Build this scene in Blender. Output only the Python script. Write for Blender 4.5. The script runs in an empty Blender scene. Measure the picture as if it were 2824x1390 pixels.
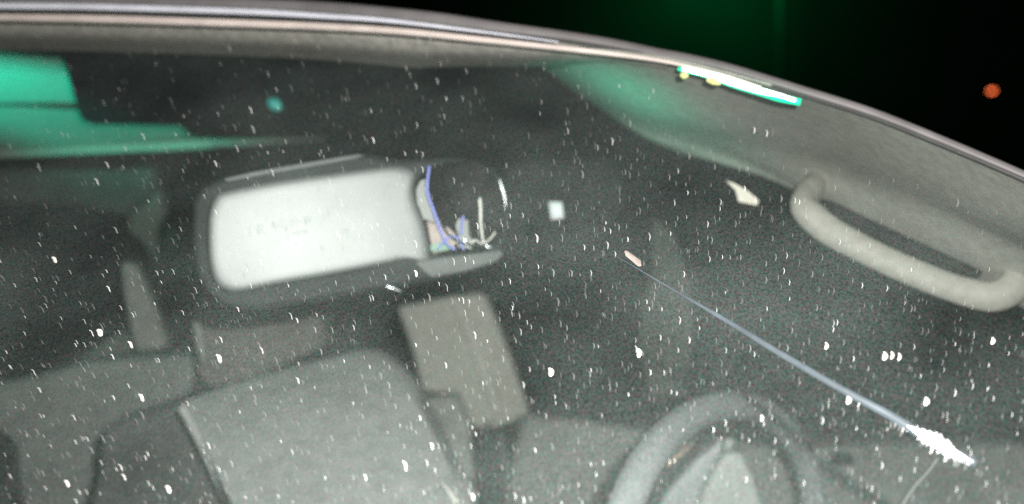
import bpy, bmesh, math, random
from mathutils import Vector

random.seed(7)
S = bpy.context.scene
COL = S.collection
SW, SH = 2824.0, 1390.0                      # photograph size; outlines below are measured in it

# ------------------------------------------------------------------ camera
CAM = Vector((0.0, -0.60, 1.42))
T = math.tan(math.radians(30))
PITCH, ROLL = math.radians(10), math.radians(15)
FWD = Vector((0, math.cos(PITCH), -math.sin(PITCH)))
U0 = Vector((0, math.sin(PITCH), math.cos(PITCH)))
R0 = Vector((1, 0, 0))
UP = U0 * math.cos(ROLL) + R0 * math.sin(ROLL)
RT = R0 * math.cos(ROLL) - U0 * math.sin(ROLL)
cd = bpy.data.cameras.new("camera")
cam = bpy.data.objects.new("camera", cd)
COL.objects.link(cam)
from mathutils import Matrix
m3 = Matrix((RT, UP, -FWD)).transposed()
cam.matrix_world = Matrix.Translation(CAM) @ m3.to_4x4()
cd.sensor_width = 36.0
cd.lens = 18.0 / T
cd.clip_start, cd.clip_end = 0.02, 200.0
cd.dof.use_dof = True
cd.dof.focus_distance = 0.51
cd.dof.aperture_fstop = 3.8
S.camera = cam

# ------------------------------------------------------------------ world, lamps, exposure
w = bpy.data.worlds.new("World")
S.world = w
w.use_nodes = True
w.node_tree.nodes["Background"].inputs[0].default_value = (0.35, 0.6, 0.5, 1)
w.node_tree.nodes["Background"].inputs[1].default_value = 0.004
S.view_settings.view_transform = 'Standard'
S.view_settings.look = 'None'
S.view_settings.exposure = 0.0
S.view_settings.gamma = 1.0
S.cycles.use_denoising = False
S.cycles.max_bounces = 6
S.cycles.transparent_max_bounces = 12
S.cycles.sample_clamp_indirect = 3.0


def P(x, y, d):
    u = (x / SW - 0.5) * 2 * T
    v = (0.5 - y / SH) * 2 * T * SH / SW
    return CAM + d * (FWD + u * RT + v * UP)


def gd(x, y):                                 # distance of the windscreen's plane
    return 1.0 / (1.2 + 1.2 * y / SH + 0.22 * x / SW)


def lamp(kind, loc, power, color, size=0.01, aim=None, cone=60, blend=0.6):
    l = bpy.data.lights.new("lamp", kind)
    l.energy = power
    l.color = color
    o = bpy.data.objects.new(kind.lower() + "_lamp", l)
    COL.objects.link(o)
    o.location = loc
    if kind in ('POINT', 'SPOT'):
        l.shadow_soft_size = size
    if kind == 'SPOT':
        l.spot_size = math.radians(cone)
        l.spot_blend = blend
    if aim is not None:
        o.rotation_euler = (aim - Vector(loc)).to_track_quat('-Z', 'Y').to_euler()
    return o


FLASH = 42.0
lamp('POINT', CAM + RT * 0.045 + UP * 0.036 + FWD * 0.01, FLASH, (1.0, 0.99, 0.965), 0.004)
lamp('SPOT', P(-620, 780, 0.95), 17.0, (0.0, 1.0, 0.66), 0.06, P(50, 290, 1.3), 47, 0.4)
lamp('SPOT', P(1580, 440, 0.71), 1.25, (0.0, 1.0, 0.62), 0.05, P(1760, 262, 0.88), 82, 1.0)  # unseen green lamp added inside the cabin to tint the pillar trim
lamp('POINT', P(2010, -150, 13.7), 40.0, (0.0, 1.0, 0.28), 0.6)


# ------------------------------------------------------------------ materials
def mat(name, color, rough=0.6, metal=0.0, var=0.25, scale=60.0, bump=0.0, spec=0.5, emit=None, estr=0.0, coat=0.0):
    m = bpy.data.materials.new(name)
    m.use_nodes = True
    nt = m.node_tree
    b = nt.nodes["Principled BSDF"]
    b.inputs["Roughness"].default_value = rough
    b.inputs["Metallic"].default_value = metal
    b.inputs["Specular IOR Level"].default_value = spec
    b.inputs["Coat Weight"].default_value = coat
    tc = nt.nodes.new("ShaderNodeTexCoord")
    n = nt.nodes.new("ShaderNodeTexNoise")
    n.inputs["Scale"].default_value = scale
    n.inputs["Detail"].default_value = 5.0
    nt.links.new(tc.outputs["Object"], n.inputs["Vector"])
    r = nt.nodes.new("ShaderNodeValToRGB")
    c0 = [max(0, c * (1 - var)) for c in color]
    c1 = [min(1, c * (1 + var)) for c in color]
    r.color_ramp.elements[0].color = (*c0, 1)
    r.color_ramp.elements[1].color = (*c1, 1)
    r.color_ramp.elements[0].position = 0.3
    r.color_ramp.elements[1].position = 0.7
    nt.links.new(n.outputs["Fac"], r.inputs["Fac"])
    nt.links.new(r.outputs["Color"], b.inputs["Base Color"])
    if bump:
        bp = nt.nodes.new("ShaderNodeBump")
        bp.inputs["Strength"].default_value = bump
        bp.inputs["Distance"].default_value = 0.002
        nt.links.new(n.outputs["Fac"], bp.inputs["Height"])
        nt.links.new(bp.outputs["Normal"], b.inputs["Normal"])
    if emit:
        b.inputs["Emission Color"].default_value = (*emit, 1)
        b.inputs["Emission Strength"].default_value = estr
    return m


def glass_mat():
    m = bpy.data.materials.new("dusty_glass")
    m.use_nodes = True
    nt = m.node_tree
    nt.nodes.clear()
    N = nt.nodes.new
    out = N("ShaderNodeOutputMaterial")
    tr = N("ShaderNodeBsdfTransparent")
    tr.inputs[0].default_value = (0.955, 0.97, 0.96, 1)
    gl = N("ShaderNodeBsdfGlossy")
    gl.inputs["Roughness"].default_value = 0.02
    lw_ = N("ShaderNodeLayerWeight")            # same from both sides of the thin pane
    lw_.inputs[0].default_value = 0.5
    pw = N("ShaderNodeMath")
    pw.operation = 'POWER'
    pw.inputs[1].default_value = 5.0
    nt.links.new(lw_.outputs["Facing"], pw.inputs[0])
    fr = N("ShaderNodeMapRange")
    fr.inputs["To Min"].default_value = 0.03
    fr.inputs["To Max"].default_value = 0.7
    nt.links.new(pw.outputs[0], fr.inputs["Value"])
    df = N("ShaderNodeBsdfDiffuse")
    tc = N("ShaderNodeTexCoord")
    # fine dust grain, drawn out along the way the rain ran
    mp = N("ShaderNodeMapping")
    mp.inputs["Scale"].default_value = (1.0, 0.55, 1.0)
    mp.inputs["Rotation"].default_value = (0, 0, math.radians(-24))
    nt.links.new(tc.outputs["Object"], mp.inputs["Vector"])
    n1 = N("ShaderNodeTexNoise")
    n1.inputs["Scale"].default_value = 850.0
    n1.inputs["Detail"].default_value = 2.0
    n1.inputs["Roughness"].default_value = 0.7
    nt.links.new(mp.outputs["Vector"], n1.inputs["Vector"])
    n2 = N("ShaderNodeTexNoise")
    n2.inputs["Scale"].default_value = 9.0
    n2.inputs["Detail"].default_value = 4.0
    nt.links.new(tc.outputs["Object"], n2.inputs["Vector"])
    mr = N("ShaderNodeMapRange")
    mr.inputs["From Min"].default_value = 0.30
    mr.inputs["From Max"].default_value = 0.75
    mr.inputs["To Min"].default_value = 0.022
    mr.inputs["To Max"].default_value = 0.070
    nt.links.new(n1.outputs["Fac"], mr.inputs["Value"])
    mr2 = N("ShaderNodeMapRange")
    mr2.inputs["From Min"].default_value = 0.3
    mr2.inputs["From Max"].default_value = 0.7
    mr2.inputs["To Min"].default_value = 0.5
    mr2.inputs["To Max"].default_value = 1.6
    nt.links.new(n2.outputs["Fac"], mr2.inputs["Value"])
    mu = N("ShaderNodeMath")
    mu.operation = 'MULTIPLY'
    nt.links.new(mr.outputs[0], mu.inputs[0])
    nt.links.new(mr2.outputs[0], mu.inputs[1])
    # dust of mixed tints
    n3 = N("ShaderNodeTexNoise")
    n3.inputs["Scale"].default_value = 600.0
    nt.links.new(tc.outputs["Object"], n3.inputs["Vector"])
    rp = N("ShaderNodeValToRGB")
    rp.color_ramp.elements[0].position = 0.31
    rp.color_ramp.elements[1].position = 0.69
    rp.color_ramp.elements[0].color = (0.40, 0.80, 0.71, 1)
    rp.color_ramp.elements[1].color = (0.84, 0.69, 0.67, 1)
    nt.links.new(n3.outputs["Fac"], rp.inputs["Fac"])
    nt.links.new(rp.outputs["Color"], df.inputs["Color"])
    mx = N("ShaderNodeMixShader")
    nt.links.new(mu.outputs[0], mx.inputs[0])
    nt.links.new(tr.outputs[0], mx.inputs[1])
    nt.links.new(df.outputs[0], mx.inputs[2])
    mx2 = N("ShaderNodeMixShader")
    nt.links.new(fr.outputs[0], mx2.inputs[0])
    nt.links.new(mx.outputs[0], mx2.inputs[1])
    nt.links.new(gl.outputs[0], mx2.inputs[2])
    nt.links.new(mx2.outputs[0], out.inputs[0])
    return m


def speck_mat(name, lo, hi, tint):
    m = bpy.data.materials.new(name)
    m.use_nodes = True
    nt = m.node_tree
    b = nt.nodes["Principled BSDF"]
    b.inputs["Roughness"].default_value = 0.5
    g = nt.nodes.new("ShaderNodeNewGeometry")
    r = nt.nodes.new("ShaderNodeValToRGB")
    # how thickly each dried drop covers the glass: most are thin films, few are solid
    r.color_ramp.elements[0].color = (lo, lo, lo, 1)
    r.color_ramp.elements[1].color = (hi, hi, hi, 1)
    e = r.color_ramp.elements.new(0.78)
    e.color = (*[lo * 0.85 + hi * 0.15] * 3, 1)
    nt.links.new(g.outputs["Random Per Island"], r.inputs["Fac"])
    b.inputs["Base Color"].default_value = (*[0.9 * t for t in tint], 1)
    tr = nt.nodes.new("ShaderNodeBsdfTransparent")
    mx = nt.nodes.new("ShaderNodeMixShader")
    nt.links.new(r.outputs["Color"], mx.inputs[0])
    nt.links.new(tr.outputs[0], mx.inputs[1])
    nt.links.new(b.outputs[0], mx.inputs[2])
    nt.links.new(mx.outputs[0], nt.nodes["Material Output"].inputs[0])
    return m


M = dict(
    paint=mat("roof_paint", (0.16, 0.148, 0.148), 0.65, 0.0, 0.2, 30),
    bright=mat("bright_trim", (0.62, 0.62, 0.68), 0.4, 0.0, 0.12, 40),
    rubber=mat("rubber", (0.018, 0.018, 0.017), 0.8, 0, 0.3, 90, 0.2, 0.1),
    cream=mat("cream_edge", (0.55, 0.47, 0.43), 0.5, 0, 0.15, 40),
    lip=mat("headliner_lip", (0.30, 0.28, 0.25), 0.9, 0, 0.25, 120, 0.3, 0.1),
    headliner=mat("headliner_cloth", (0.34, 0.36, 0.32), 0.95, 0, 0.2, 140, 0.3, 0.1),
    darkglass=mat("dark_glass", (0.006, 0.008, 0.010), 0.6, 0, 0.3, 6, 0, 0.08),
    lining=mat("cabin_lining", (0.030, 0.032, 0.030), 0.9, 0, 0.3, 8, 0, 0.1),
    trim=mat("pillar_plastic", (0.285, 0.285, 0.25), 0.75, 0, 0.14, 120, 0.25, 0.25),
    handle=mat("handle_plastic", (0.285, 0.28, 0.245), 0.6, 0, 0.12, 120, 0.2, 0.35),
    beige=mat("beige_trim", (0.60, 0.60, 0.53), 0.8, 0, 0.15, 90, 0.2, 0.2),
    palerib=mat("pale_rib", (0.72, 0.72, 0.65), 0.8, 0, 0.12, 90, 0.2, 0.2),
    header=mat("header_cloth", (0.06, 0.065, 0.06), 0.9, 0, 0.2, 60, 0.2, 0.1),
    midgrey=mat("mid_grey_trim", (0.42, 0.44, 0.40), 0.9, 0, 0.2, 30, 0.2, 0.1),
    grey=mat("grey_trim", (0.14, 0.15, 0.135), 0.8, 0, 0.2, 60, 0.2, 0.2),
    palegrey=mat("pale_belt_glint", (0.30, 0.31, 0.28), 0.8, 0, 0.2, 90, 0.2, 0.2),
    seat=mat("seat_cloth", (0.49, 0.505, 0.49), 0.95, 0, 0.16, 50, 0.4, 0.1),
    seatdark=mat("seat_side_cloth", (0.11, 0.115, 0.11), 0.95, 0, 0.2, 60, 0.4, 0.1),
    rearseat=mat("rear_seat_cloth", (0.26, 0.27, 0.255), 0.95, 0, 0.2, 60, 0.4, 0.1),
    rest=mat("headrest_cloth", (0.17, 0.16, 0.145), 0.95, 0, 0.2, 90, 0.4, 0.1),
    wheel=mat("wheel_leather", (0.29, 0.305, 0.31), 0.5, 0, 0.15, 120, 0.2, 0.4),
    wheelpale=mat("wheel_insert", (0.33, 0.35, 0.33), 0.6, 0, 0.1, 60, 0.1, 0.3),
    brown=mat("wood_strip", (0.22, 0.15, 0.10), 0.4, 0, 0.3, 60),
    mirror=mat("mirror_shell", (0.018, 0.023, 0.022), 0.6, 0, 0.2, 60, 0.1, 0.25),
    plate=mat("mirror_plate", (0.285, 0.30, 0.293), 0.52, 0.30, 0.06, 25, 0.0, 0.3),
    lipgrey=mat("mirror_lip_and_highlight", (0.12, 0.13, 0.125), 0.6, 0, 0.15, 60, 0.1, 0.3),
    ink=mat("faint_ink", (0.42, 0.46, 0.44), 0.7, 0, 0.1, 60),
    blue=mat("blue_wire", (0.20, 0.24, 0.62), 0.4, 0, 0.1, 60),
    white=mat("white_wire", (0.62, 0.63, 0.56), 0.45, 0, 0.1, 60),
    board=mat("circuit_green", (0.16, 0.30, 0.20), 0.5, 0, 0.3, 200),
    tan=mat("bare_bracket", (0.32, 0.27, 0.24), 0.6, 0, 0.4, 90),
    chrome=mat("bare_metal", (0.75, 0.80, 0.82), 0.3, 0.6, 0.1, 60),
    void=mat("socket_black", (0.016, 0.015, 0.014), 0.8, 0, 0.3, 60, 0, 0.1),
    sticker=mat("white_sticker", (0.75, 0.78, 0.80), 0.6, 0, 0.05, 60),
    scrap=mat("cream_scrap", (0.62, 0.59, 0.50), 0.6, 0, 0.12, 120),
    crack=mat("crack_glass", (0.075, 0.092, 0.102), 0.3, 0.0, 0.25, 60, 0.0, 0.6),
    glint=mat("flash_glint", (0.9, 0.93, 0.97), 0.2, 0, 0.05, 60, 0, 0.8),
    sky=mat("night_sky", (0.06, 0.07, 0.06), 1.0, 0, 0.3, 0.35, 0, 0.0),
    pole=mat("pole_metal", (0.06, 0.09, 0.07), 0.6, 0, 0.2, 4),
    red=mat("red_lamp_lens", (0.4, 0.05, 0.02), 0.4, 0, 0.1, 20, emit=(1.0, 0.17, 0.05), estr=3.5),
    tube=mat("reflection_glow", (0.6, 0.9, 0.8), 0.4, 0, 0.05, 20, emit=(0.55, 1.0, 0.78), estr=7.0),  # emission stands for light reflected in the windscreen
    reflgreen=mat("reflection_green", (0.0, 0.5, 0.3), 0.4, 0, 0.05, 20, emit=(0.0, 0.80, 0.36), estr=0.9),
    reflyellow=mat("reflection_yellow", (0.5, 0.5, 0.2), 0.4, 0, 0.05, 20, emit=(0.75, 0.80, 0.28), estr=0.6),
    teal=mat("teal_reflection", (0.05, 0.3, 0.25), 0.4, 0, 0.2, 200, emit=(0.02, 0.36, 0.30), estr=0.6),
    gasket=mat("grey_gasket", (0.2, 0.24, 0.2), 0.7, 0, 0.2, 40),
)
M['torn'] = mat('torn_plastic', (0.26, 0.28, 0.26), 0.6, 0, 0.12, 60)
M['glass'] = glass_mat()
M['dust'] = speck_mat("dust_and_glint_streak", 0.06, 0.9, (1.0, 1.0, 0.96))


# ------------------------------------------------------------------ mesh helpers
def link(name, verts, faces, m, parent=None, smooth=True):
    me = bpy.data.meshes.new(name)
    me.from_pydata([tuple(v) for v in verts], [], faces)
    me.materials.append(m)
    bm = bmesh.new()
    bm.from_mesh(me)
    bmesh.ops.recalc_face_normals(bm, faces=bm.faces)
    bm.to_mesh(me)
    bm.free()
    for p in me.polygons:
        p.use_smooth = smooth
    o = bpy.data.objects.new(name, me)
    COL.objects.link(o)
    if parent is not None:
        o.parent = parent
        o.matrix_parent_inverse = parent.matrix_world.inverted()
    return o


def empty(name, loc, label, cat, group=None):
    o = bpy.data.objects.new(name, None)
    COL.objects.link(o)
    o.empty_display_size = 0.05
    o.location = loc
    o.matrix_world = Matrix.Translation(loc)
    tag(o, label, cat, group)
    return o


def tag(o, label, cat, group=None, kind=None):
    if label:
        o["label"] = label
    if cat:
        o["category"] = cat
    if group:
        o["group"] = group
    if kind:
        o["kind"] = kind
    return o


def crom(pts, n, closed=False):
    """n points along a Catmull-Rom spline through tuples, evenly spaced by chord length."""
    k = len(pts)
    if k == 1:
        return [pts[0]] * n
    seg = k if closed else k - 1
    dense = []
    for i in range(seg):
        if closed:
            a, b, c, d = pts[(i - 1) % k], pts[i], pts[(i + 1) % k], pts[(i + 2) % k]
        else:
            b, c = pts[i], pts[i + 1]
            a = pts[i - 1] if i > 0 else tuple(2 * q - r for q, r in zip(b, c))
            d = pts[i + 2] if i + 2 < k else tuple(2 * q - r for q, r in zip(c, b))
        for s in range(12):
            t = s / 12.0
            dense.append(tuple(0.5 * (2 * B + (C - A) * t + (2 * A - 5 * B + 4 * C - D) * t * t + (3 * B - A - 3 * C + D) * t ** 3)
                               for A, B, C, D in zip(a, b, c, d)))
    dense.append(pts[0] if closed else pts[-1])
    L = [0.0]
    for p, q in zip(dense, dense[1:]):
        L.append(L[-1] + math.hypot(q[0] - p[0], q[1] - p[1]) + 1e-9)
    out, j = [], 0
    for i in range(n):
        t = L[-1] * (i / n if closed else i / (n - 1))
        while j < len(L) - 2 and L[j + 1] < t:
            j += 1
        f = (t - L[j]) / (L[j + 1] - L[j])
        out.append(tuple(p + (q - p) * f for p, q in zip(dense[j], dense[j + 1])))
    return out


def depth3(pts, d):
    return [(p[0], p[1], p[2]) if len(p) > 2 else (p[0], p[1], d(p[0], p[1]) if callable(d) else d) for p in pts]


def loft(name, rows, m, parent=None, nu=48, nv=16, d=1.0, thick=0.006):
    rows = [crom(depth3(r, d), nu) for r in rows]
    cols = [crom([r[i] for r in rows], nv) for i in range(nu)]
    verts = [P(*cols[i][j]) for i in range(nu) for j in range(nv)]
    nb = len(verts)
    verts += [v + FWD * thick for v in verts]
    F = []
    for i in range(nu - 1):
        for j in range(nv - 1):
            a = i * nv + j
            F.append((a, a + 1, a + nv + 1, a + nv))
            F.append((nb + a, nb + a + nv, nb + a + nv + 1, nb + a + 1))
    for i in range(nu - 1):
        for j in (0, nv - 1):
            a = i * nv + j
            F.append((a, a + nv, nb + a + nv, nb + a))
    for j in range(nv - 1):
        for i in (0, nu - 1):
            a = i * nv + j
            F.append((a, a + 1, nb + a + 1, nb + a))
    return link(name, verts, F, m, parent)


def slab(name, poly, m, parent=None, d=1.0, thick=0.02, bevel=0.0, smooth=0, seg=4):
    pts = depth3(poly, d)
    if smooth:
        pts = crom(pts, smooth, True)
    n = len(pts)
    fr = [P(*p) for p in pts]
    bk = [v + FWD * thick for v in fr]
    F = [tuple(range(n)), tuple(range(2 * n - 1, n - 1, -1))]
    F += [(i, (i + 1) % n, n + (i + 1) % n, n + i) for i in range(n)]
    o = link(name, fr + bk, F, m, parent)
    if bevel:
        b = o.modifiers.new("bevel", 'BEVEL')
        b.width = bevel
        b.segments = seg
        b.limit_method = 'ANGLE'
        b.angle_limit = math.radians(50)
    wn = o.modifiers.new("tri", 'TRIANGULATE')
    return o


def tube(name, pts, r, m, parent=None, d=1.0, n=64, sides=14, closed=False, flat=1.0):
    """a round bar through image points; r one radius or a list spread along it (metres)."""
    pts = crom(depth3(pts, d), n, closed)
    W = [P(*p) for p in pts]
    rr = r if isinstance(r, (list, tuple)) else [r]
    verts, F = [], []
    k = len(W)
    for i, p in enumerate(W):
        a = W[(i - 1) % k] if closed else W[max(i - 1, 0)]
        b = W[(i + 1) % k] if closed else W[min(i + 1, k - 1)]
        t = (b - a).normalized()
        e1 = t.cross(FWD).normalized()
        e2 = t.cross(e1).normalized()
        s = i / (k - 1) * (len(rr) - 1)
        j = min(int(s), len(rr) - 2) if len(rr) > 1 else 0
        rad = rr[j] + (rr[j + 1] - rr[j]) * (s - j) if len(rr) > 1 else rr[0]
        for q in range(sides):
            an = 2 * math.pi * q / sides
            verts.append(p + e1 * (rad * math.cos(an)) + e2 * (rad * flat * math.sin(an)))
    for i in range(k if closed else k - 1):
        for q in range(sides):
            A, B = i * sides + q, i * sides + (q + 1) % sides
            C, D = ((i + 1) % k) * sides + (q + 1) % sides, ((i + 1) % k) * sides + q
            F.append((A, B, C, D))
    if not closed:
        F.append(tuple(range(sides - 1, -1, -1)))
        F.append(tuple((k - 1) * sides + q for q in range(sides)))
    return link(name, verts, F, m, parent)


# ------------------------------------------------------------------ night outside
o = loft("sky", [[(-3000, -2500, 14), (1400, -2500, 15), (6000, -2500, 14)],
                 [(-3000, 1000, 14), (1400, 1000, 15), (6000, 1000, 14)],
                 [(-3000, 3500, 14), (1400, 3500, 15), (6000, 3500, 14)]], M['sky'], thick=0.1)
tag(o, None, None, kind='structure')
lp = tube("light_pole", [(2153, -260, 14.2), (2155, 60, 14.2), (2157, 700, 14.2)], 0.07, M['pole'], n=6)
tag(lp, "thin dim pole standing in the green glow above the car roof", "pole")
rl = tube("red_lamp", [(2727, 251, 9.4), (2735, 251, 9.4), (2744, 250, 9.4)], [0.010, 0.019, 0.010], M['red'], n=10)
tag(rl, "small glowing orange red lamp in the black night sky", "lamp")

# ------------------------------------------------------------------ the car body
car = empty("car", P(1400, 700, 1.6), "grey car seen through its dust specked windscreen at night", "car")

EDGE = [(-120, -26), (100, -22), (300, -18), (600, -10), (750, -3), (900, 4), (1058, 18), (1215, 35), (1373, 59), (1531, 81),
        (1689, 106), (1824, 134), (1900, 148), (2021, 177), (2218, 237), (2415, 300), (2613, 379), (2824, 469), (2960, 532)]


def edge_y(x, pts=EDGE):
    for a, b in zip(pts, pts[1:]):
        if a[0] <= x <= b[0]:
            return a[1] + (b[1] - a[1]) * (x - a[0]) / (b[0] - a[0])
    return pts[-1][1]


def gz(off):
    return lambda x, y: gd(x, y) + off


def paintw(x):
    return 50 if x < 900 else max(30, 50 - (x - 900) * 0.032)


# roof skin: from the windscreen edge back over the cabin, with a rolled front edge
loft("roof_panel", [[(x, y + 2, gd(x, y) + 0.030) for x, y in EDGE],
                    [(x, y, gd(x, y) + 0.006) for x, y in EDGE],
                    [(x, y + 10, gd(x, y) + 0.000) for x, y in EDGE],
                    [(x, y + paintw(x) - 8, gd(x, y) + 0.000) for x, y in EDGE],
                    [(x, y + paintw(x), gd(x, y) + 0.006) for x, y in EDGE]], M['paint'], car, nu=90, nv=24, thick=0.004)
WHITE = [(-120, 12), (0, 16), (200, 18), (400, 23), (700, 33), (900, 45), (1000, 51), (1100, 60), (1250, 78), (1400, 97), (1540, 116)]
tube("trim_strip", WHITE, [0.0034, 0.0033, 0.0029, 0.0018, 0.0005], M['bright'], car, d=gz(-0.001), n=90)
CREAM = [(-120, 44), (0, 48), (200, 51), (400, 56), (700, 66), (900, 74), (1097, 86), (1294, 106), (1492, 127), (1690, 149), (1846, 172), (2000, 208),
         (2100, 240)]
tube("windscreen_surround", CREAM, [0.0038, 0.0040, 0.0036, 0.0030, 0.0022, 0.0005], M['cream'], car, d=gz(0.001), n=110)
SEAL = [(x, y + 30) for x, y in EDGE if x < 1500]
tube("rubber_seal", [(-120, 30), (0, 33), (300, 36), (600, 45), (900, 60), (1100, 73), (1300, 94), (1500, 118)], 0.0016, M['rubber'], car,
     d=gz(0.0015), n=60)

# windscreen pane
GL = [(x, edge_y(x) + 24) for x in range(-120, 2961, 110)]
GL += [(2960, 1620), (-120, 1620)]
fr = [P(x, y, gd(x, y)) for x, y in GL]
ws = link("windscreen", fr, [tuple(range(len(fr)))], M['glass'], car, False)
if ws.data.polygons[0].normal.dot(FWD) > 0:      # the pane's outer side faces out of the car
    ws.data.flip_normals()
ws.modifiers.new("tri", 'TRIANGULATE')

# headliner: rolled lip behind the glass, then ceiling cloth going back
LIP = [(x, edge_y(x)) for x in range(-120, 2961, 140)]


def lipoff(x):
    return 74 if x < 1100 else max(28, 74 - (x - 1100) * 0.045)


def lw(x):
    return 1.0 if x < 1150 else max(0.25, 1 - (x - 1150) / 800)


LIP = [(x, y) for x, y in LIP if x < 1850]
loft("headliner_lip", [[(x, y + lipoff(x) - 20, gd(x, y) + 0.014) for x, y in LIP],
                       [(x, y + lipoff(x) + 2 * lw(x), gd(x, y) + 0.011) for x, y in LIP],
                       [(x, y + lipoff(x) + 24 * lw(x), gd(x, y) + 0.014) for x, y in LIP],
                       [(x, y + lipoff(x) + 52 * lw(x), gd(x, y) + 0.030) for x, y in LIP],
                       [(x, y + lipoff(x) + 86 * lw(x), gd(x, y) + 0.085) for x, y in LIP]], M['lip'], car, nu=70, nv=20)
loft("headliner", [[(-400, 70, 1.02), (0, 82, 1.02), (500, 95, 1.05), (1000, 115, 1.05), (1500, 160, 1.05), (1900, 240, 1.0)],
                   [(-400, 260, 1.30), (0, 260, 1.30), (500, 255, 1.35), (1000, 255, 1.4), (1500, 280, 1.35), (1900, 330, 1.2)],
                   [(-400, 440, 1.60), (0, 428, 1.60), (215, 418, 1.6), (600, 395, 1.65), (900, 382, 1.7), (1400, 395, 1.65), (1860, 420, 1.4)]],
     M['headliner'], car, nu=60, nv=24)
tube("welt", [(-100, 428), (0, 426), (215, 415), (420, 405), (560, 396), (610, 390), (670, 391), (740, 387), (830, 384), (910, 378)],
     [0.006, 0.007, 0.007, 0.0075, 0.010, 0.006, 0.003], M['headliner'], car, d=1.585, n=60)
tube("headliner_seam", [(-100, 288, 1.345), (0, 287, 1.345), (120, 291, 1.35), (206, 297, 1.355), (300, 300, 1.36)], 0.0035, M["lining"], car, n=20)
slab("sunroof", [(148, 70, 0.985), (165, 130, 1.05), (190, 215, 1.14), (208, 280, 1.22), (220, 318, 1.27), (232, 334, 1.29), (255, 341, 1.30),
                 (495, 345, 1.31), (520, 370, 1.35), (600, 382, 1.37), (900, 372, 1.37), (1200, 386, 1.37), (1600, 420, 1.37),
                 (1845, 425, 1.36), (1760, 362, 1.27), (1640, 288, 1.15), (1500, 186, 1.00), (1400, 120, 0.97), (900, 80, 0.96)],
     M['darkglass'], car, thick=0.008, bevel=0.002)
# glowing teal bead added for a lamp's reflection in the sunroof
tube("lamp_reflection", [(742, 278, 1.20), (758, 288, 1.20), (774, 299, 1.20)], [0.004, 0.0085, 0.004], M['teal'], car, n=12)

# dark shell closing the cabin behind everything
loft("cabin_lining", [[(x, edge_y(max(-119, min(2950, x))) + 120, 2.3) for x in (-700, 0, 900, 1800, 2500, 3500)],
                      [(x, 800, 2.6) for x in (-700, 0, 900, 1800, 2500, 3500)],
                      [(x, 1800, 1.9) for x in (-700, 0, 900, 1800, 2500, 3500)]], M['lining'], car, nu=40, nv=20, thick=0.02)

# left side: window frame, dark side window
slab("side_window", [(-200, 540), (240, 545), (300, 620), (350, 720), (370, 860), (260, 930), (-200, 1070)], M['darkglass'], car, d=1.9, thick=0.01)
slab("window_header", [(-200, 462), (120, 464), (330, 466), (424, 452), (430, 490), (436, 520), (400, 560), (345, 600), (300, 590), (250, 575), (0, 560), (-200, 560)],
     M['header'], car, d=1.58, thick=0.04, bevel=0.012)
slab("window_frame", [(345, 600), (400, 555), (437, 515), (455, 590), (490, 680), (524, 762), (500, 778), (456, 776), (430, 735), (384, 670), (345, 640)],
     M['grey'], car, d=1.55, thick=0.04, bevel=0.012)
slab("door_pillar", [(328, 722), (365, 726), (396, 790), (430, 870), (450, 935), (456, 958), (420, 968), (370, 972), (350, 880), (335, 800)],
     M['palegrey'], car, d=1.35, thick=0.03, bevel=0.008)
slab("door_card", [(285, 938), (340, 916), (440, 900), (456, 955), (300, 985), (180, 1010)], M['grey'], car, d=1.5, thick=0.05, bevel=0.01)

# right side: A pillar trim and grab handle
loft("pillar_trim", [[(1430, 122, gd(1430, 122) + 0.012), (1600, 128, gd(1600, 128) + 0.010), (1846, 160, gd(1846, 160) + 0.008), (2100, 224, gd(2100, 224) + 0.008), (2415, 318, gd(2415, 318) + 0.008), (2700, 432, gd(2700, 432) + 0.008), (2960, 552, gd(2960, 552) + 0.008)],
                     [(1500, 190, 0.90), (1700, 270, 0.84), (1900, 320, 0.79), (2200, 370, 0.735), (2480, 470, 0.67), (2740, 590, 0.625), (2960, 690, 0.60)],
                     [(1560, 235, 0.96), (1760, 345, 0.91), (1950, 378, 0.85), (2250, 455, 0.785), (2500, 553, 0.72), (2760, 664, 0.675), (2960, 750, 0.65)],
                     [(1640, 286, 0.97), (1800, 385, 0.925), (2000, 425, 0.885), (2260, 530, 0.81), (2500, 640, 0.755), (2740, 750, 0.712), (2960, 830, 0.685)],
                     [(1700, 325, 0.98), (1842, 408, 0.94), (2000, 455, 0.90), (2170, 515, 0.85), (2440, 680, 0.80), (2720, 800, 0.745), (2960, 920, 0.71)]],
     M['trim'], car, nu=70, nv=40)
gh = tube("grab_handle", [(2266, 468, 0.85), (2246, 508, 0.79), (2222, 545, 0.765), (2222, 578, 0.75), (2284, 634, 0.742), (2370, 682, 0.735), (2464, 728, 0.725),
                          (2568, 772, 0.715), (2660, 804, 0.708), (2740, 818, 0.70), (2795, 790, 0.70), (2815, 740, 0.71), (2830, 690, 0.73)],
          [0.009, 0.0115, 0.0125, 0.0125, 0.0118, 0.0115, 0.0115, 0.0115, 0.0115, 0.0118, 0.0125, 0.013, 0.012], M['handle'], car, n=110, sides=22, flat=0.75)
slab("handle_recess", [(2268, 548), (2300, 556), (2415, 612), (2573, 684), (2691, 738), (2712, 752), (2690, 772), (2560, 735), (2376, 640), (2280, 580)],
     M['void'], car, d=lambda x, y: 0.785 - (x - 2268) / 450 * 0.085, thick=0.004)

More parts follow.
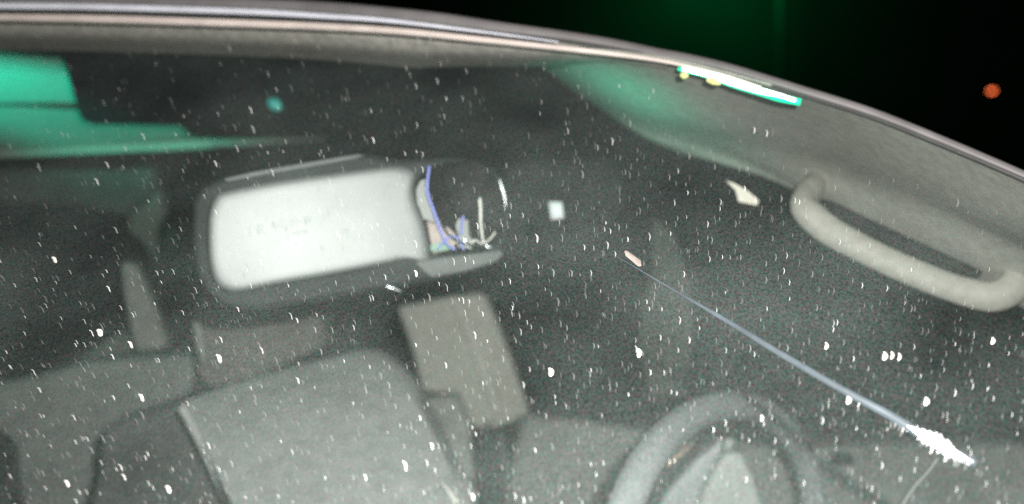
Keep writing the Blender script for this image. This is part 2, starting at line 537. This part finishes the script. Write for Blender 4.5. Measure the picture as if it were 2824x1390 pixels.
# dark side window beyond the steering wheel and the dim pillar inside it
slab("side_window", [(1330, 640), (1380, 480), (1700, 380), (1860, 405), (2170, 505), (2700, 780), (3000, 900), (3000, 1260), (2190, 1240),
                     (1800, 1200), (1480, 1160)], M['darkglass'], car, d=1.75, thick=0.01)
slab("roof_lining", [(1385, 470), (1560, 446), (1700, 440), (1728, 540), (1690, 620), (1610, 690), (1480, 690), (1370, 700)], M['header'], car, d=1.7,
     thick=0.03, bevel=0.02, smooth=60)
slab("door_pillar", [(1800, 600), (1862, 640), (1905, 780), (1915, 920), (1890, 1080), (1800, 1100), (1760, 960), (1770, 860), (1800, 740)],
     M['grey'], car, d=1.6, thick=0.04, bevel=0.004)
# beige centre pillar
slab("center_pillar", [(1092, 846), (1150, 835), (1220, 820), (1337, 806), (1370, 880), (1405, 970), (1440, 1070), (1464, 1142), (1420, 1165),
                       (1372, 1184), (1300, 1186), (1288, 1160), (1262, 1090), (1166, 1086), (1140, 985)], M['beige'], car, d=1.5, thick=0.05, bevel=0.012)
slab("pillar_ridge", [(1236, 818), (1262, 815), (1320, 930), (1364, 1060), (1388, 1150), (1366, 1160), (1330, 1060), (1285, 930)],
     M['palerib'], car, d=1.485, thick=0.016, bevel=0.011)
slab("lower_pillar", [(1170, 1096), (1262, 1092), (1292, 1170), (1300, 1190), (1310, 1300), (1290, 1400), (1240, 1330), (1200, 1180)], M['midgrey'], car, d=1.42,
     thick=0.03, bevel=0.012)
# door panel at the lower right
slab("door_panel", [(1440, 1150), (1620, 1166), (1800, 1196), (2000, 1232), (2250, 1236), (2560, 1225), (2960, 1230), (2960, 1600), (1400, 1600), (1405, 1300)],
     M['rearseat'], car, d=1.3, thick=0.06, bevel=0.015)
slab("door_pull", [(2290, 1252), (2350, 1250), (2362, 1268), (2345, 1285), (2300, 1284), (2286, 1268)], M['void'], car, d=1.294, thick=0.01, bevel=0.003)

# the long bright crack in the pane
ck = tube("crack", [(1669, 690), (1760, 742), (1863, 803), (2013, 890), (2140, 968), (2266, 1042), (2360, 1095), (2455, 1146), (2530, 1192),
                    (2593, 1229), (2640, 1252), (2692, 1279)],
          [0.0001, 0.0003, 0.0006, 0.0012, 0.0015, 0.0017, 0.0018, 0.0020, 0.0022, 0.0019, 0.0017], M['crack'], ws, d=gz(-0.001), n=90, flat=0.5)
tube("crack_branch", [(2588, 1262), (2560, 1300), (2520, 1345), (2485, 1400)], 0.0004, M['lipgrey'], ws, d=gz(-0.0005), n=20)

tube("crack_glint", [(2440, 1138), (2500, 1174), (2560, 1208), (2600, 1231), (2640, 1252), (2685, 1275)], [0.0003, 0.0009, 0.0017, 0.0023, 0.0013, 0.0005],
     M['glint'], ws, d=gz(-0.0015), n=50, flat=0.4)  # flash glint on the crack, shaped as a near-white bar

# ------------------------------------------------------------------ rear-view mirror
rm = empty("rearview_mirror", P(930, 640, 0.72), "dark rear-view mirror with broken pale back plate and loose wires, behind the windscreen", "mirror")


def md(x, y):
    return 0.680 + (x - 560) / 860 * 0.055


HOUS = [(524, 590), (530, 548), (556, 516), (605, 490), (700, 468), (850, 442), (985, 420), (1100, 436), (1250, 432), (1340, 450), (1392, 500), (1406, 570),
        (1400, 650), (1382, 705), (1330, 745), (1200, 775), (1000, 812), (800, 846), (690, 856), (620, 846), (571, 811), (541, 764), (526, 690)]
slab("housing", HOUS, M['mirror'], rm, d=lambda x, y: md(x, y) + 0.006, thick=0.035, bevel=0.006, smooth=120, seg=5)
PLATE = [(570, 640), (574, 585), (588, 546), (620, 524), (789, 492), (1000, 464), (1090, 456), (1140, 468), (1147, 487), (1141, 521), (1151, 568), (1169, 611), (1181, 658),
         (1187, 700), (1184, 724), (1160, 724), (1120, 720), (1010, 742), (900, 764), (750, 790), (660, 808), (618, 802), (590, 778), (574, 720)]
def plate_d(x, y):                            # a convex cover, fullest at its lower left
    r = math.hypot((x - 660) * 0.00027, (y - 720) * 0.00027)
    return md(x, y) - 0.010 + r * r / 2.2


def dome(name, poly, m, parent, d, rings, n=120):
    """a closed cushion: rings of (scale about the middle, extra depth) from its rim inwards"""
    pts = crom([(p[0], p[1], 0.0) for p in poly], n, True)
    xs = [p[0] for p in pts]
    x0, x1 = min(xs) + 0.22 * (max(xs) - min(xs)), max(xs) - 0.30 * (max(xs) - min(xs))
    V, F = [], []
    for sc, dd in rings:
        for p in pts:
            mx = min(max(p[0], x0), x1)           # rings close on a spine, not on one point
            my = 655 - (mx - 720) * 0.16
            x, y = mx + (p[0] - mx) * sc, my + (p[1] - my) * sc
            V.append(P(x, y, d(x, y) + dd))
    for k in range(len(rings) - 1):
        for i in range(n):
            a, b = k * n + i, k * n + (i + 1) % n
            F.append((a, b, b + n, a + n))
    F.append(tuple(range((len(rings) - 1) * n, len(rings) * n)))
    F.append(tuple(range(n)))
    return link(name, V, F, m, parent)


dome("back_plate", PLATE, M['plate'], rm, plate_d,
     [(1.0, 0.020), (1.0, 0.012), (0.985, 0.0065), (0.96, 0.0030), (0.93, 0.0010), (0.90, 0.0003)] + [(0.86 - 0.1 * k, 0.0) for k in range(8)])
slab("ridge_highlight", [(612, 492), (700, 472), (850, 446), (985, 424), (1005, 428), (980, 438), (850, 462), (700, 488), (625, 503)], M['lipgrey'], rm,
     d=lambda x, y: md(x, y) + 0.003, thick=0.01, bevel=0.002)  # paler grey strip carries the housing's top highlight
slab("lower_lip", [(1140, 722), (1188, 712), (1290, 700), (1380, 688), (1392, 700), (1370, 722), (1290, 748), (1190, 768), (1168, 752)], M['lipgrey'], rm,
     d=lambda x, y: md(x, y) + 0.002, thick=0.012, bevel=0.003)
slab("socket", [(1150, 500), (1190, 460), (1260, 446), (1340, 468), (1384, 520), (1392, 590), (1384, 650), (1350, 690), (1260, 700), (1200, 700), (1180, 640),
                (1160, 570)], M['void'], rm, d=lambda x, y: md(x, y) + 0.004, thick=0.01, smooth=60)
slab("torn_edge", [(1158, 498), (1176, 492), (1182, 545), (1200, 590), (1222, 622), (1190, 612), (1168, 604), (1150, 560), (1147, 525)], M['torn'], rm,
     d=lambda x, y: md(x, y) + 0.003, thick=0.002, bevel=0.0006)
slab("bracket", [(1176, 610), (1222, 622), (1238, 628), (1256, 645), (1262, 668), (1240, 690), (1196, 700), (1186, 660)], M['tan'], rm,
     d=lambda x, y: md(x, y) + 0.002, thick=0.003, bevel=0.0008)
slab("circuit_board", [(1186, 676), (1215, 668), (1240, 678), (1248, 688), (1205, 694), (1188, 694)], M['board'], rm, d=lambda x, y: md(x, y) + 0.0005,
     thick=0.002, bevel=0.0005)
slab("bracket", [(1255, 622), (1272, 580), (1284, 556), (1290, 590), (1294, 650), (1310, 668), (1300, 688), (1262, 682), (1264, 650)], M['torn'], rm,
     d=lambda x, y: md(x, y) + 0.0025, thick=0.003, bevel=0.0008)
slab("stalk", [(1218, 470), (1300, 440), (1352, 470), (1318, 560), (1300, 600), (1262, 600), (1230, 540)], M['rubber'], rm, d=0.722, thick=0.03, bevel=0.006,
     smooth=50)
tube("wire", [(1184, 458), (1180, 490), (1178, 520), (1184, 548), (1196, 581), (1209, 619), (1221, 650), (1236, 677), (1256, 688)], 0.0012, M['blue'], rm,
     d=lambda x, y: md(x, y) - 0.004, n=50)
tube("wire", [(1283, 549), (1281, 571), (1275, 615), (1272, 648)], [0.0010, 0.0012, 0.0011], M['blue'], rm, d=lambda x, y: md(x, y) - 0.002, n=20)
tube("wire", [(1317, 508), (1321, 540), (1325, 571), (1326, 619), (1333, 672)], [0.0012, 0.0015, 0.0012, 0.0012], M['white'], rm, d=lambda x, y: md(x, y) - 0.002, n=30)
tube("wire", [(1206, 690), (1222, 668), (1246, 652), (1268, 662), (1278, 690)], 0.0009, M['blue'], rm, d=lambda x, y: md(x, y) - 0.003, n=30)
tube("wire", [(1214, 600), (1232, 640), (1262, 664), (1300, 676), (1340, 684)], 0.0010, M['rubber'], rm, d=lambda x, y: md(x, y) - 0.003, n=30)
tube("wire", [(1290, 680), (1310, 662), (1328, 672), (1350, 660), (1366, 640)], 0.0008, M['white'], rm, d=lambda x, y: md(x, y) - 0.001, n=30)
tube("bright_bar", [(1377, 494), (1386, 524), (1392, 546), (1395, 572)], [0.0009, 0.0017, 0.0012, 0.0005], M['chrome'], rm, d=lambda x, y: md(x, y) - 0.001, n=20)  # white highlight on the socket's edge, built as a bright bar
tube("connector", [(1281, 655), (1284, 672), (1290, 684)], [0.0010, 0.0013, 0.001], M['chrome'], rm, d=lambda x, y: md(x, y) - 0.001, n=10)
tube("connector", [(1338, 676), (1348, 682), (1356, 680)], [0.0014, 0.0017, 0.001], M['chrome'], rm, d=lambda x, y: md(x, y) - 0.001, n=10)
tube("bright_bar", [(1064, 788), (1085, 796), (1106, 803)], [0.0008, 0.0013, 0.0005], M['chrome'], rm, d=lambda x, y: md(x, y) + 0.003, n=10)


def text_on_plate(body, x, y, h, ang=-10.0):
    cu = bpy.data.curves.new("print", 'FONT')
    cu.body = body
    cu.size = 1.0
    to = bpy.data.objects.new("print_src", cu)
    COL.objects.link(to)
    bpy.context.view_layer.update()
    me0 = bpy.data.meshes.new_from_object(to.evaluated_get(bpy.context.evaluated_depsgraph_get()))
    bpy.data.objects.remove(to)
    ca, sa = math.cos(math.radians(ang)), math.sin(math.radians(ang))
    V = []
    for v in me0.vertices:
        a, b = v.co.x * h / 0.7, -v.co.y * h / 0.7
        X, Y = x + a * ca - b * sa, y + a * sa + b * ca
        V.append(P(X, Y, plate_d(X, Y) - 0.0005))
    link("printing", V, [tuple(p.vertices) for p in me0.polygons], M['ink'], rm, False)


text_on_plate("I R", 686, 654, 30)
text_on_plate("01", 752, 634, 18)
text_on_plate("01538", 800, 622, 17)
text_on_plate("02", 890, 606, 16)
text_on_plate("000 08", 806, 650, 11)
text_on_plate("TM", 924, 580, 11)
text_on_plate("08", 945, 645, 14)

# ------------------------------------------------------------------ seats
fs = empty("front_seat", P(900, 1300, 1.1), "pale grey front seat with a brownish headrest below the rear-view mirror", "seat")
slab("backrest", [(500, 1118), (560, 1092), (660, 1060), (800, 1022), (905, 996), (985, 978), (1045, 992), (1100, 1040), (1150, 1110), (1195, 1200), (1240, 1300),
                  (1275, 1480), (700, 1480), (640, 1390), (590, 1290), (540, 1190)], M['seat'], fs, d=lambda x, y: 1.12 - (y - 980) / 420 * 0.25,
     thick=0.08, bevel=0.016, smooth=90)
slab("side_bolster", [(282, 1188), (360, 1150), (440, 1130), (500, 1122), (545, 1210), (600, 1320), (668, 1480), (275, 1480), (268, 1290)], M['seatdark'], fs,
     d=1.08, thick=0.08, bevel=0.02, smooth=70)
slab("headrest", [(542, 905), (560, 890), (700, 876), (860, 864), (884, 874), (888, 930), (880, 962), (800, 996), (690, 1040), (600, 1066), (552, 1050), (540, 980)],
     M['rest'], fs, d=1.22, thick=0.09, bevel=0.02, smooth=70)
tube("piping", [(500, 1122), (550, 1215), (600, 1320), (655, 1440)], 0.0045, M['seat'], fs, d=0.985, n=30)
tube("piping", [(1222, 1335), (1245, 1365), (1275, 1410)], [0.001, 0.003, 0.005], M['palerib'], fs, d=0.88, n=16)  # highlight on the seat edge, put in as a paler length
rs = empty("rear_seat", P(150, 1250, 1.4), "darker grey seat in the lower left corner beside the front seat", "seat")
slab("backrest", [(-150, 1090), (40, 1048), (200, 1010), (330, 992), (450, 985), (530, 990), (520, 1080), (440, 1120), (330, 1160), (278, 1200), (262, 1290),
                  (270, 1480), (90, 1480), (45, 1330), (20, 1210), (-150, 1160)], M['rearseat'], rs, d=1.4, thick=0.1, bevel=0.03, smooth=90)
sb = tube("belt_glint", [(536, 858), (544, 905), (553, 955), (560, 1000)], [0.002, 0.005, 0.005, 0.002], M['palegrey'], None, d=1.16, n=20, flat=0.3)  # pale bar put in for a glint of light on the belt
tag(sb, "short pale upright glint of belt beside the headrest's left edge", "seat belt")
st = empty("belt_stalk", P(1370, 1300, 1.3), "dark bluish seat belt stalk below the beige center pillar", "seat belt")
slab("stalk", [(1302, 1192), (1380, 1186), (1402, 1290), (1420, 1480), (1340, 1480), (1318, 1300)], M['mirror'], st, d=1.3, thick=0.03, bevel=0.01)
tube("stalk_edge", [(1378, 1190), (1392, 1270), (1402, 1330), (1412, 1420)], 0.005, M['grey'], st, d=1.29, n=20)

# ------------------------------------------------------------------ steering wheel
sw = empty("steering_wheel", P(1975, 1480, 0.85), "grey steering wheel with pale hub rising at the bottom edge", "steering wheel")
cx, cy = 1975, 1480
RIM = []
for i in range(48):
    a = 2 * math.pi * i / 48
    c, s = math.cos(a), math.sin(a)
    x = cx + 0.26 * 368 * c + 0.966 * 262 * s
    y = cy - 0.966 * 368 * c + 0.26 * 262 * s
    RIM.append((x, y, 0.87 + 0.07 * c + 0.17 * s))
tube("rim", RIM, 0.0148, M['wheel'], sw, n=120, sides=20, closed=True)
slab("hub", [(1925, 1400), (1955, 1330), (1992, 1262), (2018, 1246), (2048, 1256), (2080, 1312), (2108, 1400), (2130, 1500), (1890, 1500)], M['wheelpale'], sw,
     d=0.86, thick=0.03, bevel=0.006)
slab("spoke", [(1770, 1470), (1850, 1350), (1930, 1262), (1990, 1216), (2040, 1216), (2015, 1240), (1985, 1262), (1945, 1330), (1905, 1440)], M['wheel'], sw,
     d=0.875, thick=0.02, bevel=0.005)
tube("rim_inlay", [(1840, 1285), (1870, 1258), (1905, 1232)], [0.002, 0.0035, 0.002], M['brown'], sw, d=0.862, n=20)
tube("rim_gap_dark", [(1972, 1188), (1915, 1240), (1850, 1316), (1790, 1400)], [0.002, 0.004, 0.005, 0.005], M['void'], sw, d=0.845, n=30)  # black bar paints in the dark gap between rim and spoke
tube("hub_highlight", [(1996, 1224), (2004, 1228), (2010, 1236)], [0.005, 0.009, 0.005], M['wheelpale'], sw, d=0.855, n=10)  # highlight dot on the wheel, put in as a pale blob

# ------------------------------------------------------------------ glowing bars standing for a tube reflected in the glass, sticker, scraps
ls = empty("strip_reflection", P(2040, 210, 0.80), "glaring green white strip of reflected light along the top of the pillar", "light")
tube("reflection_core", [(1882, 190), (1908, 196), (1960, 208), (2020, 228), (2090, 249), (2150, 265), (2194, 277)],
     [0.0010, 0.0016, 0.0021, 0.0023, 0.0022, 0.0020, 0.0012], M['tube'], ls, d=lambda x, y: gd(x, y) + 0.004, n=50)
tube("reflection_fringe", [(1870, 190), (1900, 197), (1960, 211), (2020, 232), (2090, 253), (2150, 270), (2208, 282)],
     [0.0014, 0.0016, 0.0023, 0.0026, 0.0026, 0.0029, 0.0026], M['reflgreen'], ls, d=lambda x, y: gd(x, y) + 0.007, n=50)
tube("reflection_spot", [(1877, 206), (1887, 208), (1897, 210)], [0.0015, 0.0028, 0.0012], M['reflyellow'], ls, d=lambda x, y: gd(x, y) + 0.006, n=12)
tube("reflection_spot", [(1950, 220), (1968, 224), (1986, 230)], [0.0015, 0.0028, 0.0015], M['reflyellow'], ls, d=lambda x, y: gd(x, y) + 0.006, n=12)

s = slab("sticker", [(1512, 556), (1550, 557), (1556, 602), (1520, 606)], M['sticker'], None, d=0.84, thick=0.0006)
tag(s, "small white square sticker right of the mirror's torn wires", "sticker")
s = slab("pale_scrap", [(2001, 497), (2025, 505), (2061, 525), (2094, 553), (2088, 567), (2037, 556), (2029, 525)], M['scrap'], None, d=0.78, thick=0.002, bevel=0.0005)
tag(s, "cream wedge shaped scrap shining left of the grab handle", "scrap")
s = slab("pale_scrap", [(1721, 692), (1730, 691), (1768, 718), (1770, 734), (1760, 735), (1726, 706)], M['tan'], None, d=lambda x, y: gd(x, y) - 0.003, thick=0.002,
         bevel=0.0005)
tag(s, "narrow beige sliver lying at the crack's upper end", "scrap")


# ------------------------------------------------------------------ specks on the glass
def streak_dir(x):
    f = x / SW
    return (22 - 38 * f + 13 * f * f, 24.0)


def streak(x, y, L, wd, V, F, bulge=None):
    """a short wavy dried drop lying on the pane: five stations, three verts each"""
    dx, dy = streak_dir(x)
    n = math.hypot(dx, dy)
    dx, dy = dx / n, dy / n
    nx, ny = dy, -dx
    f = x / SW
    wav = [(-0.04, 0.09, 0.05, -0.05, -0.05), (-0.09, 0.05, 0.09, 0.03, -0.10)]
    prof = (0.35, 0.8, 1.0, 0.95, 0.4)
    base = len(V)
    for k in range(5):
        t = k / 4 - 0.5
        o_ = (wav[0][k] * (1 - f) + wav[1][k] * f) * L
        px, py = x + dx * t * L + nx * o_, y + dy * t * L + ny * o_
        hw = wd * 0.5 * prof[k]
        g = gd(px, py)
        V.append(P(px - nx * hw, py - ny * hw, g - 0.0001))
        V.append(P(px, py, g - 0.0001 - hw * 0.00012))
        V.append(P(px + nx * hw, py + ny * hw, g - 0.0001))
    for k in range(4):
        a = base + 3 * k
        F.append((a, a + 3, a + 4, a + 1))
        F.append((a + 1, a + 4, a + 5, a + 2))


V, F = [], []
count = 0
while count < 2500:
    x, y = random.uniform(-60, 2880), random.uniform(80, 1450)
    if y < edge_y(x) + 75 + (60 if x > 1900 else 0):
        continue
    keep = 0.30 + 0.70 * min(1, y / 750)
    if x > 1850 and y < 330 + (x - 1850) * 0.62:
        keep *= 0.28
    if random.random() > keep:
        continue
    g = random.random()
    if g < 0.76:
        L, wd = random.uniform(9, 18), random.uniform(1.2, 2.2)
    elif g < 0.965:
        L, wd = random.uniform(15, 23), random.uniform(1.8, 3.0)
    else:
        L, wd = random.uniform(18, 25), random.uniform(3.0, 4.8)
    streak(x, y, L, wd, V, F)
    count += 1
# flash glints along the crack's lower edge, put in as pale streaks
for i in range(46):
    t = random.gauss(0.5, 0.27)
    x = 2420 + 280 * t + random.uniform(-6, 6)
    y = 1126 + (x - 2420) * 0.57 + random.uniform(4, 30)
    streak(x, y, random.uniform(16, 26), random.uniform(3.5, 5.5), V, F)
ds = link("dust_and_glints", V, F, M['dust'], None)
tag(ds, "countless tiny whitish streaks of dust and crack glints over the windscreen", "dust", kind='stuff')

M['fleck'] = speck_mat("pale_fleck", 0.92, 1.0, (1.0, 0.97, 0.9))
FL = [(1519, 1026, 26, 20), (1762, 973, 28, 18), (2279, 954, 22, 14), (2440, 982, 26, 20), (2460, 980, 24, 13), (2480, 984, 24, 12), (2340, 1103, 26, 20),
      (2555, 1107, 26, 20), (2738, 940, 22, 16), (2101, 1153, 20, 11), (275, 917, 24, 22), (604, 988, 28, 16), (464, 1349, 26, 15), (390, 1096, 26, 13),
      (1117, 1284, 34, 9), (360, 950, 24, 11), (150, 716, 22, 14), (185, 1333, 24, 12), (1191, 1230, 22, 9), (1304, 1370, 22, 11), (1147, 754, 22, 9)]
for (x, y, L, wd) in FL:
    V, F = [], []
    streak(x, y, L * 0.9, wd * 0.72, V, F)
    o = link("pale_fleck", V, F, M['fleck'], None)
    tag(o, "larger whitish fleck stuck on the windscreen among finer dust streaks", "fleck", "larger pale flecks on the windscreen")

# burst of flash sparkle on the crack, put in as near-white streaks
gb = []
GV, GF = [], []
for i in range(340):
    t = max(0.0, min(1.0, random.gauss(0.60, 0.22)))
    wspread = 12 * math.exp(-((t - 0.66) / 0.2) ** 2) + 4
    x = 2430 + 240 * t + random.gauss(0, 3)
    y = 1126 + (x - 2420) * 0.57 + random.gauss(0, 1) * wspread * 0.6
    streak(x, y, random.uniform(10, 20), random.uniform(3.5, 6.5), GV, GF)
gc = link("crack_sparkle", GV, GF, M['glint'], ws)
gc["kind"] = "stuff"
